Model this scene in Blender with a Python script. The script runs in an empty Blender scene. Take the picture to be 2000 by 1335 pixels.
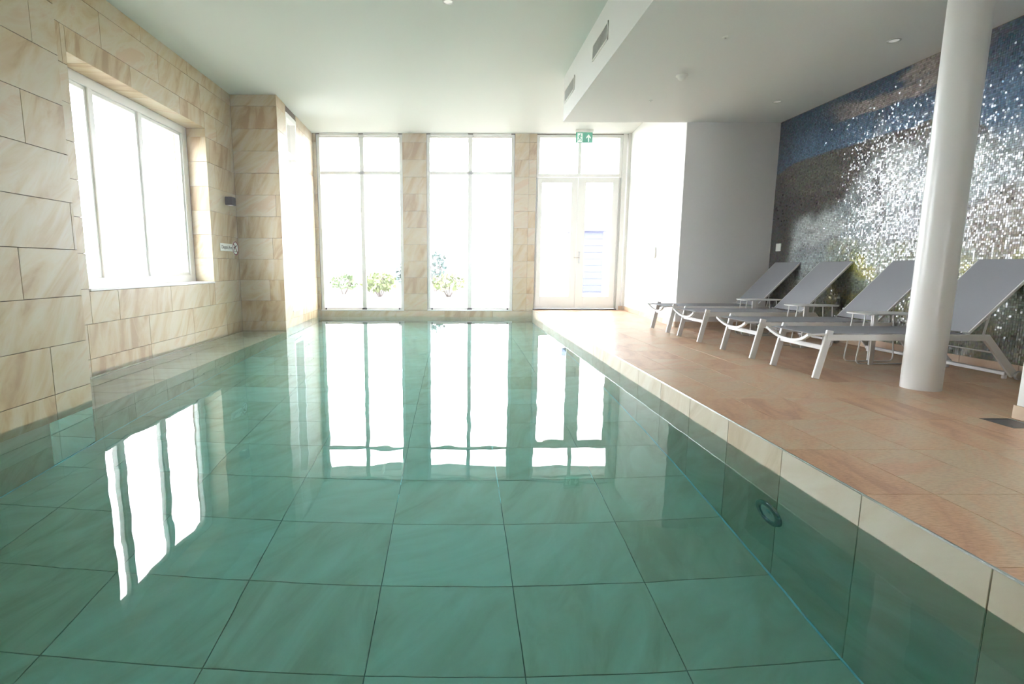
import bpy, bmesh, math, random
import numpy as np
from mathutils import Vector, Matrix

random.seed(7); rng = np.random.default_rng(7)
sc = bpy.context.scene
C = sc.collection

# ------------------------------------------------------------------ camera
CAM_H = 1.04
HAZE = 0.005
cam_d = bpy.data.cameras.new('camera'); cam = bpy.data.objects.new('camera', cam_d); C.objects.link(cam)
cam_d.sensor_fit = 'HORIZONTAL'; cam_d.sensor_width = 36.0
FPX = 1017.0
cam_d.lens = FPX / 2000 * 36.0
cam_d.shift_x = (1000 - 890) / 2000.0
cam_d.clip_start = 0.05; cam_d.clip_end = 300
_t = math.atan(146.5 / FPX); _r = 0.002
fw = Vector((0, math.cos(_t), -math.sin(_t))); rt = Vector((1, 0, 0)); up = rt.cross(fw)
rt, up = rt * math.cos(_r) + up * math.sin(_r), up * math.cos(_r) - rt * math.sin(_r)
M3 = Matrix((rt, up, -fw)).transposed()
cam.matrix_world = Matrix.Translation((0, 0, CAM_H)) @ M3.to_4x4()
sc.camera = cam

# ------------------------------------------------------------------ sky, light, exposure
w = bpy.data.worlds.new('overcast_sky'); sc.world = w; w.use_nodes = True
bg = w.node_tree.nodes['Background']
bg.inputs['Color'].default_value = (0.975, 0.965, 1.05, 1)
bg.inputs['Strength'].default_value = 26.0
sc.view_settings.view_transform = 'Standard'; sc.view_settings.look = 'None'
sc.view_settings.exposure = 0.0; sc.view_settings.gamma = 1.0
sc.view_settings.use_curve_mapping = False
cy = sc.cycles
cy.use_denoising = True
cy.max_bounces = 14; cy.diffuse_bounces = 6; cy.glossy_bounces = 5
cy.transmission_bounces = 10; cy.transparent_max_bounces = 12; cy.volume_bounces = 0
cy.caustics_reflective = True; cy.caustics_refractive = True
cy.sample_clamp_indirect = 12.0; cy.blur_glossy = 0.3

# ------------------------------------------------------------------ materials
def mat(name, col, rough=0.5, metal=0.0, spec=0.5, emit=None, es=1.0):
    m = bpy.data.materials.new(name); m.use_nodes = True
    b = m.node_tree.nodes['Principled BSDF']
    b.inputs['Base Color'].default_value = (*col, 1); b.inputs['Roughness'].default_value = rough
    b.inputs['Metallic'].default_value = metal; b.inputs['Specular IOR Level'].default_value = spec
    if emit:
        b.inputs['Emission Color'].default_value = (*emit, 1); b.inputs['Emission Strength'].default_value = es
    return m

def N(m, t, **kw):
    n = m.node_tree.nodes.new(t)
    for k, v in kw.items(): setattr(n, k, v)
    return n

def stone(name, cols, rough=0.45, vein=0.5, bump=0.15, spec=0.5, grain=0.0):
    """sandstone-look porcelain: each tile object gets its own cut of the stone by its random id"""
    m = mat(name, cols[1], rough, spec=spec); nt = m.node_tree; L = nt.links.new
    b = nt.nodes['Principled BSDF']
    tc = N(m, 'ShaderNodeTexCoord'); oi = N(m, 'ShaderNodeObjectInfo')
    mul = N(m, 'ShaderNodeVectorMath', operation='MULTIPLY_ADD')
    comb = N(m, 'ShaderNodeCombineXYZ')
    k1 = N(m, 'ShaderNodeMath', operation='MULTIPLY'); k1.inputs[1].default_value = 91.0
    k2 = N(m, 'ShaderNodeMath', operation='MULTIPLY'); k2.inputs[1].default_value = 57.0
    L(oi.outputs['Random'], k1.inputs[0]); L(oi.outputs['Random'], k2.inputs[0])
    L(k1.outputs[0], comb.inputs[0]); L(k2.outputs[0], comb.inputs[1]); L(k1.outputs[0], comb.inputs[2])
    L(tc.outputs['Object'], mul.inputs[0]); mul.inputs[1].default_value = (1, 1, 1); L(comb.outputs[0], mul.inputs[2])
    # rotate the veins by tile
    rot = N(m, 'ShaderNodeVectorRotate', rotation_type='Z_AXIS')
    fr = N(m, 'ShaderNodeMath', operation='MULTIPLY_ADD'); fr.inputs[1].default_value = 1.1; fr.inputs[2].default_value = 0.1
    L(oi.outputs['Random'], fr.inputs[0]); L(fr.outputs[0], rot.inputs['Angle']); L(mul.outputs[0], rot.inputs['Vector'])
    st = N(m, 'ShaderNodeMapping'); st.inputs['Scale'].default_value = (2.6, 0.75, 1.0); L(rot.outputs[0], st.inputs[0])
    n1 = N(m, 'ShaderNodeTexNoise'); n1.inputs['Scale'].default_value = 1.7; n1.inputs['Detail'].default_value = 5; n1.inputs['Roughness'].default_value = 0.62; n1.inputs['Distortion'].default_value = 1.2
    L(st.outputs[0], n1.inputs['Vector'])
    n2 = N(m, 'ShaderNodeTexWave', wave_type='BANDS', bands_direction='X'); n2.inputs['Scale'].default_value = 0.55; n2.inputs['Distortion'].default_value = 9; n2.inputs['Detail'].default_value = 3; n2.inputs['Detail Scale'].default_value = 0.7
    L(st.outputs[0], n2.inputs['Vector'])
    mx = N(m, 'ShaderNodeMix', data_type='FLOAT'); mx.inputs[0].default_value = 0.3 * vein
    L(n1.outputs['Fac'], mx.inputs[2]); L(n2.outputs['Fac'], mx.inputs[3])
    tr = N(m, 'ShaderNodeMath', operation='MULTIPLY_ADD'); tr.inputs[1].default_value = 0.26; tr.inputs[2].default_value = -0.13
    L(oi.outputs['Random'], tr.inputs[0])
    ad = N(m, 'ShaderNodeMath', operation='ADD'); L(mx.outputs[0], ad.inputs[0]); L(tr.outputs[0], ad.inputs[1])
    cr = N(m, 'ShaderNodeValToRGB'); e = cr.color_ramp.elements
    e[0].position = 0.28; e[0].color = (*cols[0], 1); e[1].position = 0.72; e[1].color = (*cols[-1], 1)
    for i, c in enumerate(cols[1:-1]):
        x = e.new(0.28 + 0.44 * (i + 1) / (len(cols) - 1)); x.color = (*c, 1)
    L(ad.outputs[0], cr.inputs[0]); out = cr.outputs[0]
    n3 = N(m, 'ShaderNodeTexNoise'); n3.inputs['Scale'].default_value = 45; n3.inputs['Detail'].default_value = 4
    ms = N(m, 'ShaderNodeMapping'); ms.inputs['Scale'].default_value = (1, 3.5 if grain else 1, 1); L(mul.outputs[0], ms.inputs[0]); L(ms.outputs[0], n3.inputs['Vector'])
    if grain:
        g = N(m, 'ShaderNodeMix', data_type='RGBA', blend_type='MULTIPLY'); g.inputs[0].default_value = grain
        r2 = N(m, 'ShaderNodeValToRGB'); r2.color_ramp.elements[0].position = .3; r2.color_ramp.elements[0].color = (.62, .55, .5, 1); r2.color_ramp.elements[1].position = .6; r2.color_ramp.elements[1].color = (1, 1, 1, 1)
        L(n3.outputs['Fac'], r2.inputs[0]); L(out, g.inputs[6]); L(r2.outputs[0], g.inputs[7]); out = g.outputs[2]
    L(out, b.inputs['Base Color'])
    bp = N(m, 'ShaderNodeBump'); bp.inputs['Strength'].default_value = bump; bp.inputs['Distance'].default_value = 0.004
    L(n3.outputs['Fac'], bp.inputs['Height']); L(bp.outputs[0], b.inputs['Normal'])
    return m

def plaster(name, col, rough=0.6):
    m = mat(name, col, rough, spec=0.25); nt = m.node_tree
    n = N(m, 'ShaderNodeTexNoise'); n.inputs['Scale'].default_value = 60; n.inputs['Detail'].default_value = 4
    tc = N(m, 'ShaderNodeTexCoord'); nt.links.new(tc.outputs['Object'], n.inputs['Vector'])
    bp = N(m, 'ShaderNodeBump'); bp.inputs['Strength'].default_value = 0.04; bp.inputs['Distance'].default_value = 0.002
    nt.links.new(n.outputs['Fac'], bp.inputs['Height']); nt.links.new(bp.outputs[0], nt.nodes['Principled BSDF'].inputs['Normal'])
    return m

M_wall = stone('sandstone_wall_tile', [(0.34, 0.225, 0.10), (0.435, 0.32, 0.165), (0.475, 0.385, 0.225), (0.495, 0.43, 0.29), (0.475, 0.345, 0.205)], rough=0.42, vein=0.3, bump=0.08)
M_pool = stone('sandstone_pool_tile', [(0.50, 0.40, 0.27), (0.58, 0.49, 0.36), (0.62, 0.55, 0.43), (0.66, 0.60, 0.49)], rough=0.5, vein=0.2, bump=0.05)
M_deck = stone('sandstone_deck_tile', [(0.50, 0.29, 0.18), (0.61, 0.38, 0.235), (0.63, 0.435, 0.28), (0.60, 0.475, 0.325), (0.62, 0.395, 0.26)], rough=0.31, vein=0.3, bump=0.35, grain=0.55)
M_skirt = stone('sandstone_skirting', [(0.45, 0.31, 0.2), (0.55, 0.40, 0.27), (0.6, 0.47, 0.34)], rough=0.45, vein=0.4, bump=0.05)
M_grout = mat('grey_brown_grout', (0.17, 0.14, 0.11), 0.9, spec=0.05)
M_white = plaster('white_plaster', (0.82, 0.83, 0.81))
M_ceil = plaster('off_white_ceiling_paint', (0.72, 0.745, 0.71)); M_soffit = plaster('white_soffit_paint', (0.82, 0.83, 0.82))
M_grey = plaster('pale_grey_wall_paint', (0.80, 0.80, 0.79))
M_frame = mat('white_lacquered_frame', (0.80, 0.80, 0.76), 0.3)
M_sill = mat('white_stone_sill', (0.85, 0.85, 0.83), 0.25)
M_dark = mat('dark_rubber', (0.03, 0.028, 0.025), 0.6)
M_black = mat('black_powder_coat', (0.012, 0.012, 0.014), 0.45)
M_steel = mat('brushed_steel', (0.62, 0.62, 0.62), 0.22, metal=1.0)
M_jet = mat('dark_chrome', (0.30, 0.31, 0.31), 0.12, metal=1.0)
M_chrome = mat('chrome', (0.75, 0.76, 0.76), 0.08, metal=1.0)
M_lounge = mat('white_powder_coated_aluminium', (0.74, 0.74, 0.73), 0.32)
M_wheel = mat('grey_plastic_wheel', (0.35, 0.35, 0.34), 0.5)
M_column = mat('white_satin_column_paint', (0.74, 0.74, 0.72), 0.28)
M_bead = mat('pale_blue_sealant', (0.42, 0.66, 0.74), 0.35)
M_signw = mat('white_sign_plate', (0.85, 0.87, 0.83), 0.35)
M_signk = mat('dark_sign_print', (0.03, 0.04, 0.035), 0.5)
M_signr = mat('dark_red_sign_print', (0.22, 0.02, 0.03), 0.5)
M_green = mat('green_exit_panel', (0.012, 0.22, 0.13), 0.3, emit=(0.012, 0.22, 0.13), es=0.5)
M_pict = mat('white_exit_pictogram', (0.8, 0.9, 0.86), 0.3, emit=(0.7, 0.95, 0.85), es=0.35)
M_lens = mat('lamp_lens', (0.8, 0.8, 0.78), 0.2, emit=(1, 0.98, 0.92), es=0.3)
M_vent = mat('dark_grille_recess', (0.10, 0.10, 0.095), 0.7)
M_alu = mat('satin_aluminium_slat', (0.62, 0.63, 0.61), 0.4, metal=0.3)

M_sling = mat('grey_textilene_mesh', (0.26, 0.27, 0.285), 0.7, spec=0.2)
nt = M_sling.node_tree; tcx = N(M_sling, 'ShaderNodeTexCoord'); wv = N(M_sling, 'ShaderNodeTexChecker'); wv.inputs['Scale'].default_value = 420
wv.inputs['Color1'].default_value = (0.22, 0.225, 0.24, 1); wv.inputs['Color2'].default_value = (0.30, 0.305, 0.325, 1)
nt.links.new(tcx.outputs['Object'], wv.inputs['Vector']); nt.links.new(wv.outputs['Color'], nt.nodes['Principled BSDF'].inputs['Base Color'])

# window glass: clear sheet that mirrors by Fresnel
M_glass = bpy.data.materials.new('clear_window_glass'); M_glass.use_nodes = True; nt = M_glass.node_tree; nt.nodes.clear()
o_ = nt.nodes.new('ShaderNodeOutputMaterial'); tr_ = nt.nodes.new('ShaderNodeBsdfTransparent'); gl_ = nt.nodes.new('ShaderNodeBsdfGlossy'); gl_.inputs['Roughness'].default_value = 0.0
tr_.inputs['Color'].default_value = (0.96, 0.985, 0.975, 1)
fr_ = nt.nodes.new('ShaderNodeFresnel'); fr_.inputs['IOR'].default_value = 1.5; mx_ = nt.nodes.new('ShaderNodeMixShader')
ge_ = nt.nodes.new('ShaderNodeNewGeometry'); mm_ = nt.nodes.new('ShaderNodeMath'); mm_.operation = 'MULTIPLY_ADD'; mm_.inputs[1].default_value = 1 / 1.5 - 1.5; mm_.inputs[2].default_value = 1.5
nt.links.new(ge_.outputs['Backfacing'], mm_.inputs[0]); nt.links.new(mm_.outputs[0], fr_.inputs['IOR'])
nt.links.new(fr_.outputs[0], mx_.inputs[0]); nt.links.new(tr_.outputs[0], mx_.inputs[1]); nt.links.new(gl_.outputs[0], mx_.inputs[2]); nt.links.new(mx_.outputs[0], o_.inputs['Surface'])

# pool water: refracting surface over an absorbing green volume
M_water = bpy.data.materials.new('pool_water'); M_water.use_nodes = True; nt = M_water.node_tree; nt.nodes.clear()
o_ = nt.nodes.new('ShaderNodeOutputMaterial'); g_ = nt.nodes.new('ShaderNodeBsdfGlass'); g_.inputs['IOR'].default_value = 1.333; g_.inputs['Roughness'].default_value = 0.0
ab_ = nt.nodes.new('ShaderNodeVolumeAbsorption'); ab_.inputs['Color'].default_value = (0.16, 0.84, 0.86, 1); ab_.inputs['Density'].default_value = 0.45
tc_ = nt.nodes.new('ShaderNodeTexCoord'); mp_ = nt.nodes.new('ShaderNodeMapping'); mp_.inputs['Scale'].default_value = (1.0, 0.7, 1.0)
n_ = nt.nodes.new('ShaderNodeTexNoise'); n_.inputs['Scale'].default_value = 5.0; n_.inputs['Detail'].default_value = 1.5; n_.inputs['Roughness'].default_value = 0.4
bp_ = nt.nodes.new('ShaderNodeBump'); bp_.inputs['Strength'].default_value = 0.10; bp_.inputs['Distance'].default_value = 0.01
nt.links.new(tc_.outputs['Object'], mp_.inputs[0]); nt.links.new(mp_.outputs[0], n_.inputs['Vector']); nt.links.new(n_.outputs['Fac'], bp_.inputs['Height'])
nt.links.new(bp_.outputs[0], g_.inputs['Normal']); nt.links.new(g_.outputs[0], o_.inputs['Surface']); nt.links.new(ab_.outputs[0], o_.inputs['Volume'])

# ------------------------------------------------------------------ helpers
def link(name, me, m=None, parent=None, loc=None, smooth=False):
    o = bpy.data.objects.new(name, me); C.objects.link(o)
    if m is not None and not me.materials: me.materials.append(m)
    if parent is not None: o.parent = parent
    if loc is not None: o.location = loc
    if smooth:
        me.shade_smooth()
    return o

def mesh(name, verts, faces):
    me = bpy.data.meshes.new(name); me.from_pydata([tuple(v) for v in verts], [], faces); me.update(); return me

class MB:
    def __init__(s): s.v = []; s.f = []
    def add(s, vs, fs):
        n = len(s.v); s.v += [tuple(v) for v in vs]; s.f += [tuple(i + n for i in f) for f in fs]; return s
    def box(s, x0, x1, y0, y1, z0, z1):
        vs = [(x, y, z) for z in (z0, z1) for y in (y0, y1) for x in (x0, x1)]
        return s.add(vs, [(0, 2, 3, 1), (4, 5, 7, 6), (0, 1, 5, 4), (2, 6, 7, 3), (0, 4, 6, 2), (1, 3, 7, 5)])
    def bar(s, a, b, wy, wz, n=None):
        """rectangular bar from a to b; wy across (n x d), wz along n"""
        a, b = Vector(a), Vector(b); d = (b - a).normalized()
        n = Vector(n) if n else Vector((0, 1, 0))
        n = (n - d * n.dot(d)).normalized(); q = d.cross(n)
        vs = [p + n * i * wy / 2 + q * j * wz / 2 for p in (a, b) for i, j in ((-1, -1), (1, -1), (1, 1), (-1, 1))]
        return s.add(vs, [(3, 2, 1, 0), (4, 5, 6, 7), (0, 1, 5, 4), (1, 2, 6, 5), (2, 3, 7, 6), (3, 0, 4, 7)])
    def tube(s, pts, r, k=8, caps=True):
        pts = [Vector(p) for p in pts]; rings = []; n = None
        for i, p in enumerate(pts):
            d = (pts[min(i + 1, len(pts) - 1)] - pts[max(i - 1, 0)]).normalized()
            if n is None: n = Vector((0, 0, 1)) if abs(d.z) < .9 else Vector((1, 0, 0))
            n = (n - d * n.dot(d)).normalized(); q = d.cross(n)
            rings.append([p + n * math.cos(2 * math.pi * j / k) * r + q * math.sin(2 * math.pi * j / k) * r for j in range(k)])
        vs = [v for R in rings for v in R]; fs = []
        for i in range(len(pts) - 1):
            for j in range(k): fs.append((i * k + j, i * k + (j + 1) % k, (i + 1) * k + (j + 1) % k, (i + 1) * k + j))
        if caps: fs += [tuple(range(k))[::-1], tuple((len(pts) - 1) * k + j for j in range(k))]
        return s.add(vs, fs)
    def lathe(s, prof, c=(0, 0, 0), ax='z', k=24, caps=True):
        vs = []; fs = []; n = len(prof)
        for j in range(k):
            a = 2 * math.pi * j / k
            for r, h in prof:
                p = (r * math.cos(a), r * math.sin(a), h)
                if ax == 'x': p = (h, r * math.cos(a), r * math.sin(a))
                if ax == 'y': p = (r * math.sin(a), h, r * math.cos(a))
                vs.append((p[0] + c[0], p[1] + c[1], p[2] + c[2]))
        for j in range(k):
            for i in range(n - 1):
                a, b = j * n + i, ((j + 1) % k) * n + i
                fs.append((a, b, b + 1, a + 1))
        if caps and prof[0] != prof[-1] and prof[0][0] > 1e-6: fs.append(tuple(j * n for j in range(k))[::-1])
        if caps and prof[0] != prof[-1] and prof[-1][0] > 1e-6: fs.append(tuple(j * n + n - 1 for j in range(k)))
        return s.add(vs, fs)
    def build(s, name, m, parent=None, loc=None, smooth=False, bevel=0):
        me = mesh(name, s.v, s.f)
        if bevel or smooth:
            bm = bmesh.new(); bm.from_mesh(me); bmesh.ops.remove_doubles(bm, verts=bm.verts, dist=1e-6); bmesh.ops.recalc_face_normals(bm, faces=bm.faces)
            if bevel: bmesh.ops.bevel(bm, geom=[e for e in bm.edges if len(e.link_faces) == 2 and e.calc_face_angle(0) > 0.5], offset=bevel, segments=1, affect='EDGES')
            bm.to_mesh(me); bm.free()
        o = link(name, me, m, parent, loc)
        if smooth:
            me.shade_smooth(); 
            try: me.set_sharp_from_angle(angle=math.radians(40))
            except Exception: pass
        return o

def struct(o): o['kind'] = 'structure'; return o
def tag(o, label, cat, group=None, kind=None):
    o['label'] = label; o['category'] = cat
    if group: o['group'] = group
    if kind: o['kind'] = kind
    return o
def empty(name, loc, rz=0):
    o = bpy.data.objects.new(name, None); C.objects.link(o); o.location = loc; o.rotation_euler = (0, 0, rz); o.empty_display_size = 0.1; return o
def copy_tree(o, parent=None):
    c = o.copy(); C.objects.link(c); c.parent = parent
    for ch in list(o.children): copy_tree(ch, c)
    return c

# tile slabs, mesh data shared between alike pieces
_slabs = {}
TH = 0.010
def slab(wd, ht, m):
    key = (round(wd, 3), round(ht, 3), m.name)
    if key not in _slabs:
        a, b = wd / 2, ht / 2; c = 0.0003 if 'deck' in m.name else 0.0013
        vs = [(sx * a, sy * b, 0) for sx, sy in ((-1, -1), (1, -1), (1, 1), (-1, 1))]
        vs += [(sx * a, sy * b, TH - c) for sx, sy in ((-1, -1), (1, -1), (1, 1), (-1, 1))]
        vs += [(sx * (a - c), sy * (b - c), TH) for sx, sy in ((-1, -1), (1, -1), (1, 1), (-1, 1))]
        fs = [(8, 9, 10, 11)]
        for i in range(4):
            j = (i + 1) % 4; fs += [(i, j, j + 4, i + 4), (i + 4, j + 4, j + 8, i + 8)]
        me = mesh('tile', vs, fs); me.materials.append(m); _slabs[key] = me
    return _slabs[key]

def tile(parent, m, O, U, V, u0, u1, v0, v1, gap=0.0035, name='tile'):
    """a tile whose face lies on the plane O + uU + vV, between u0..u1, v0..v1"""
    if u1 - u0 < 0.012 or v1 - v0 < 0.012: return
    U, V = Vector(U), Vector(V); Nn = U.cross(V)
    p = Vector(O) + U * (u0 + u1) / 2 + V * (v0 + v1) / 2 - Nn * TH
    p += Nn * random.uniform(-0.0004, 0.0004)
    o = bpy.data.objects.new(name, slab(u1 - u0 - gap, v1 - v0 - gap, m)); C.objects.link(o)
    R = Matrix((U, V, Nn)).transposed()
    o.matrix_world = Matrix.Translation(p) @ R.to_4x4()
    o.parent = parent
    return o

def tiling(parent, m, O, U, V, ur, rows, L, offs, holes=(), gap=0.0035):
    """rows of tiles on a plane, cut around the holes (u0,u1,v0,v1)"""
    for k, (v0, v1) in enumerate(rows):
        off = offs(k); n0 = math.floor((ur[0] - off) / L); u = off + n0 * L
        while u < ur[1] - 1e-6:
            a, b = max(u, ur[0]), min(u + L, ur[1]); u += L
            if b - a < 0.012: continue
            cells = [(a, b, v0, v1)]
            for h0, h1, g0, g1 in holes:
                nxt = []
                for (p, q, r, s) in cells:
                    if q <= h0 + 1e-6 or p >= h1 - 1e-6 or s <= g0 + 1e-6 or r >= g1 - 1e-6: nxt.append((p, q, r, s)); continue
                    if p < h0: nxt.append((p, h0, r, s))
                    if q > h1: nxt.append((h1, q, r, s))
                    x0, x1 = max(p, h0), min(q, h1)
                    if r < g0: nxt.append((x0, x1, r, g0))
                    if s > g1: nxt.append((x0, x1, g1, s))
                cells = nxt
            for c in cells: tile(parent, m, O, U, V, *c, gap=gap)

# ------------------------------------------------------------------ key dimensions (metres, water surface z = 0)
DK = 0.14; CE = 3.73; SO = 3.112
XN = -2.85; XB = -3.58; XE = 1.637; XM = 4.69; YF = 11.1
Z0, A = 0.135, 0.342
ROWS = [(Z0 + A * k, min(Z0 + A * (k + 1), CE)) for k in range(11)]
ROWS_LOW = [(-0.207, 0.135)] + ROWS
LW = 1.03
YB = -1.6        # near end of the pool hall
Y0, PY = 1.472, 0.5165

# ------------------------------------------------------------------ left wall
b = MB()
b.box(-4.3, XN - .012, -3.2, 3.98, -1.4, CE + .2)                # wall block that stands forward near the camera
wy0, wy1, wz0, wz1 = 5.11, 7.775, 0.818, 2.989                       # window opening
b.box(-4.05, XB - .012, 3.98, wy0 - .012, -1.4, CE + .2)
b.box(-4.05, XB - .012, wy1 + .012, 8.72, -1.4, CE + .2)
b.box(-4.05, XB - .012, wy0 - .012, wy1 + .012, -1.4, wz0 - .03)
b.box(-4.05, XB - .012, wy0 - .012, wy1 + .012, wz1 + .012, CE + .2)
b.box(-4.05, XN - .034, 8.712, 9.18, -1.4, CE + .2)                # pier
wl = struct(b.build('wall_left', M_grout))
seq = [0.0, 0.52, 0.17, 0.69, 0.35, 0.86, 0.43, 0.10, 0.60, 0.28, 0.78, 0.2]
Uy = (0, -1, 0); Vz = (0, 0, 1)                                     # face normal = +X : U x V = (-1,0,0)x... checked below
# U=(0,1,0), V=(0,0,1) -> normal (1,0,0)
Uy = (0, 1, 0)
# joints measured on the photograph: row k (bottom up) of the near wall and of the recessed wall
near_off = {0: 3.615, 1: 3.11, 2: 3.44, 3: 3.95, 4: 3.22, 5: 3.60, 6: 3.38, 7: 3.75, 8: 3.5, 9: 3.15, 10: 3.6}
tiling(wl, M_wall, (XN, 0, 0), Uy, Vz, (-2.0, 3.98), [ROWS_LOW[0]] + ROWS, LW, lambda k: near_off.get(max(k - 1, 0), 3.4))
back_off = {0: 5.03, 1: 5.54, 2: 5.87, 3: 5.2, 4: 5.7, 5: 5.35, 6: 5.95, 7: 5.5, 8: 5.05, 9: 5.62, 10: 5.3}
tiling(wl, M_wall, (XB, 0, 0), Uy, Vz, (3.98, 8.70), [ROWS_LOW[0]] + ROWS, LW, lambda k: back_off.get(max(k - 1, 0), 5.3), holes=[(wy0, wy1, wz0 - .022, wz1)])
# window reveals: right side (faces the camera), head, left side
tiling(wl, M_wall, (0, wy1, 0), (1, 0, 0), (0, 0, 1), (-3.85, XB), [(max(r0, wz0), min(r1, wz1)) for r0, r1 in ROWS if r1 > wz0 and r0 < wz1], 1.0, lambda k: -3.86)
tiling(wl, M_wall, (0, wy0, 0), (-1, 0, 0), (0, 0, 1), (-XB, 3.85), [(max(r0, wz0), min(r1, wz1)) for r0, r1 in ROWS if r1 > wz0 and r0 < wz1], 1.0, lambda k: 3.5)
tiling(wl, M_wall, (0, 0, wz1), (0, 1, 0), (1, 0, 0), (wy0, wy1), [(-3.85, XB)], LW, lambda k: 5.4)
# pier: face towards the camera, and its pool side
tiling(wl, M_wall, (0, 8.70, 0), (1, 0, 0), (0, 0, 1), (XB, XN), [ROWS_LOW[0]] + ROWS, LW, lambda k: XB - .01 if k % 2 else XB - 0.62 + .04 * k)
# (normal of U=(1,0,0),V=(0,0,1) is (0,-1,0))
dX = (-2.935 + 2.85) / 2.4
US = Vector((dX, 1, 0)).normalized(); SX = Vector((XN, 8.70, 0))
tiling(wl, M_wall, SX, US, Vz, (0, 0.50), [ROWS_LOW[0]] + ROWS, LW, lambda k: -.2)
# side wall past the pier: strip under the side window and the tiled piece up to the corner
S = lambda y: (y - 8.70) / US.y
b = MB()
def slant_box(mb, y0, y1, z0, z1, t=0.4, off=-.012):
    n = US.cross(Vector((0, 0, 1)))
    n = Vector((US.y, -US.x, 0))
    p0 = SX + US * S(y0) + n * off; p1 = SX + US * S(y1) + n * off
    q0, q1 = p0 - n * t, p1 - n * t
    vs = [(p.x, p.y, z) for z in (z0, z1) for p in (p0, p1, q1, q0)]
    mb.add(vs, [(3, 2, 1, 0), (4, 5, 6, 7), (0, 1, 5, 4), (1, 2, 6, 5), (2, 3, 7, 6), (3, 0, 4, 7)])
slant_box(b, 9.18, 9.86, -1.4, 0.25); slant_box(b, 9.86, 11.5, -1.4, CE + .2, t=.15); slant_box(b, 9.18, 9.86, 3.62, CE + .2)
wl2 = struct(b.build('wall_left_far', M_grout))
tiling(wl2, M_wall, SX, US, Vz, (S(9.18), S(9.86)), [(-.207, .135), (.135, .265)], LW, lambda k: .2 + .3 * k)
tiling(wl2, M_wall, SX, US, Vz, (S(9.86), S(11.1)), [ROWS_LOW[0]] + ROWS, LW, lambda k: .4 if k % 2 else .9)

# ------------------------------------------------------------------ far wall: tiled piers between the tall windows
XW = [-2.865, -1.10, -0.605, 1.205, 1.655]
b = MB()
b.box(-3.4, XE + .02, YF + .012, YF + .34, -1.4, 0.112)
b.box(-3.4, XW[0] - .01, YF + .012, YF + .34, .112, CE + .2)
b.box(XW[1], XW[2], YF + .012, YF + .34, .112, CE + .2)
b.box(XW[3], XW[4], YF + .012, YF + .34, .112, CE + .2)
b.box(3.56, 5.2, YF + .012, YF + .34, -.2, CE + .2)
b.box(-3.4, 3.56, YF + .012, YF + .34, CE - .01, CE + .2)
wf = struct(b.build('wall_far', M_grout))
Ux = (1, 0, 0)
tiling(wf, M_wall, (0, YF, 0), Ux, Vz, (-2.94, XE), [(-.207, .11)], LW, lambda k: -2.30)
for x0, x1 in ((-2.945, XW[0]), (XW[1], XW[2]), (XW[3], XW[4])):
    tiling(wf, M_wall, (0, YF, 0), Ux, Vz, (x0, x1), [(.112, .135)] + ROWS, 5, lambda k: -3.5)

# ------------------------------------------------------------------ windows and door
def frame_bars(mb, axis, pos0, pos1, a0, a1, z0, z1, t, extra_v=(), extra_h=(), tv=.07, th=.06):
    """frame in a plane: axis 'y' = plane across y (runs along x); 'x' = plane across x (runs along y)"""
    def bx(u0, u1, w0, w1, d0=pos0, d1=pos1):
        if axis == 'y': mb.box(u0, u1, d0, d1, w0, w1)
        else: mb.box(d0, d1, u0, u1, w0, w1)
    bx(a0, a0 + t, z0, z1); bx(a1 - t, a1, z0, z1); bx(a0 + t, a1 - t, z0, z0 + t); bx(a0 + t, a1 - t, z1 - t, z1)
    for v in extra_v: bx(v - tv / 2, v + tv / 2, z0 + t, z1 - t)
    for h in extra_h: bx(a0 + t, a1 - t, h - th / 2, h + th / 2)

# window_1: three lights in the recessed wall
b = MB(); frame_bars(b, 'x', -3.95, -3.852, wy0, wy1, wz0, wz1, .10)
b.box(-3.95, -3.852, 5.755, 5.82, wz0 + .10, wz1 - .10); b.box(-3.95, -3.852, 6.63, 6.695, wz0 + .10, wz1 - .10)
b.box(-3.95, -3.852, wy1 - .13, wy1 - .10, wz0 + .10, wz1 - .10)
w1 = struct(b.build('window_1', M_frame, bevel=.004))
for y0, y1 in ((wy0 + .10, 5.755), (5.82, 6.63), (6.695, wy1 - .13)):
    s = MB(); frame_bars(s, 'x', -3.925, -3.872, y0, y1, wz0 + .10, wz1 - .10, .038)
    so = s.build('sash', M_frame, w1, bevel=.003)
    MB().box(-3.902, -3.896, y0 + .025, y1 - .025, wz0 + .13, wz1 - .13).build('pane', M_glass, so)
MB().box(-3.86, XB + .012, wy0 + .004, wy1 - .004, wz0 - .02, wz0 + .004).build('window_sill', M_sill, w1, bevel=.003)

# window_2: tall window in the side wall past the pier
b = MB()
def sl(mb, y0, y1, z0, z1, d0, d1):
    n = Vector((US.y, -US.x, 0)); p = [SX + US * S(y) - n * d for y, d in ((y0, d0), (y1, d0), (y1, d1), (y0, d1))]
    vs = [(q.x, q.y, z) for z in (z0, z1) for q in p]
    mb.add(vs, [(3, 2, 1, 0), (4, 5, 6, 7), (0, 1, 5, 4), (1, 2, 6, 5), (2, 3, 7, 6), (3, 0, 4, 7)])
for q in ((9.18, 9.25, .25, 3.62), (9.79, 9.86, .25, 3.62), (9.25, 9.79, .25, .33), (9.25, 9.79, 3.54, 3.62), (9.25, 9.79, 2.93, 2.99)):
    sl(b, *q, .0, .155)
w2 = struct(b.build('window_2', M_frame, bevel=.004))
for z0, z1 in ((.33, 2.93), (2.99, 3.54)):
    p = MB(); sl(p, 9.25, 9.79, z0, z1, .092, .098); p.build('pane', M_glass, w2)
p = MB(); sl(p, 9.19, 9.85, .252, .272, -.01, .06); p.build('window_sill', M_sill, w2)
p = MB(); sl(p, 9.30, 9.335, .335, .375, .03, .05); p.build('guide_bracket', M_dark, w2)

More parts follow.
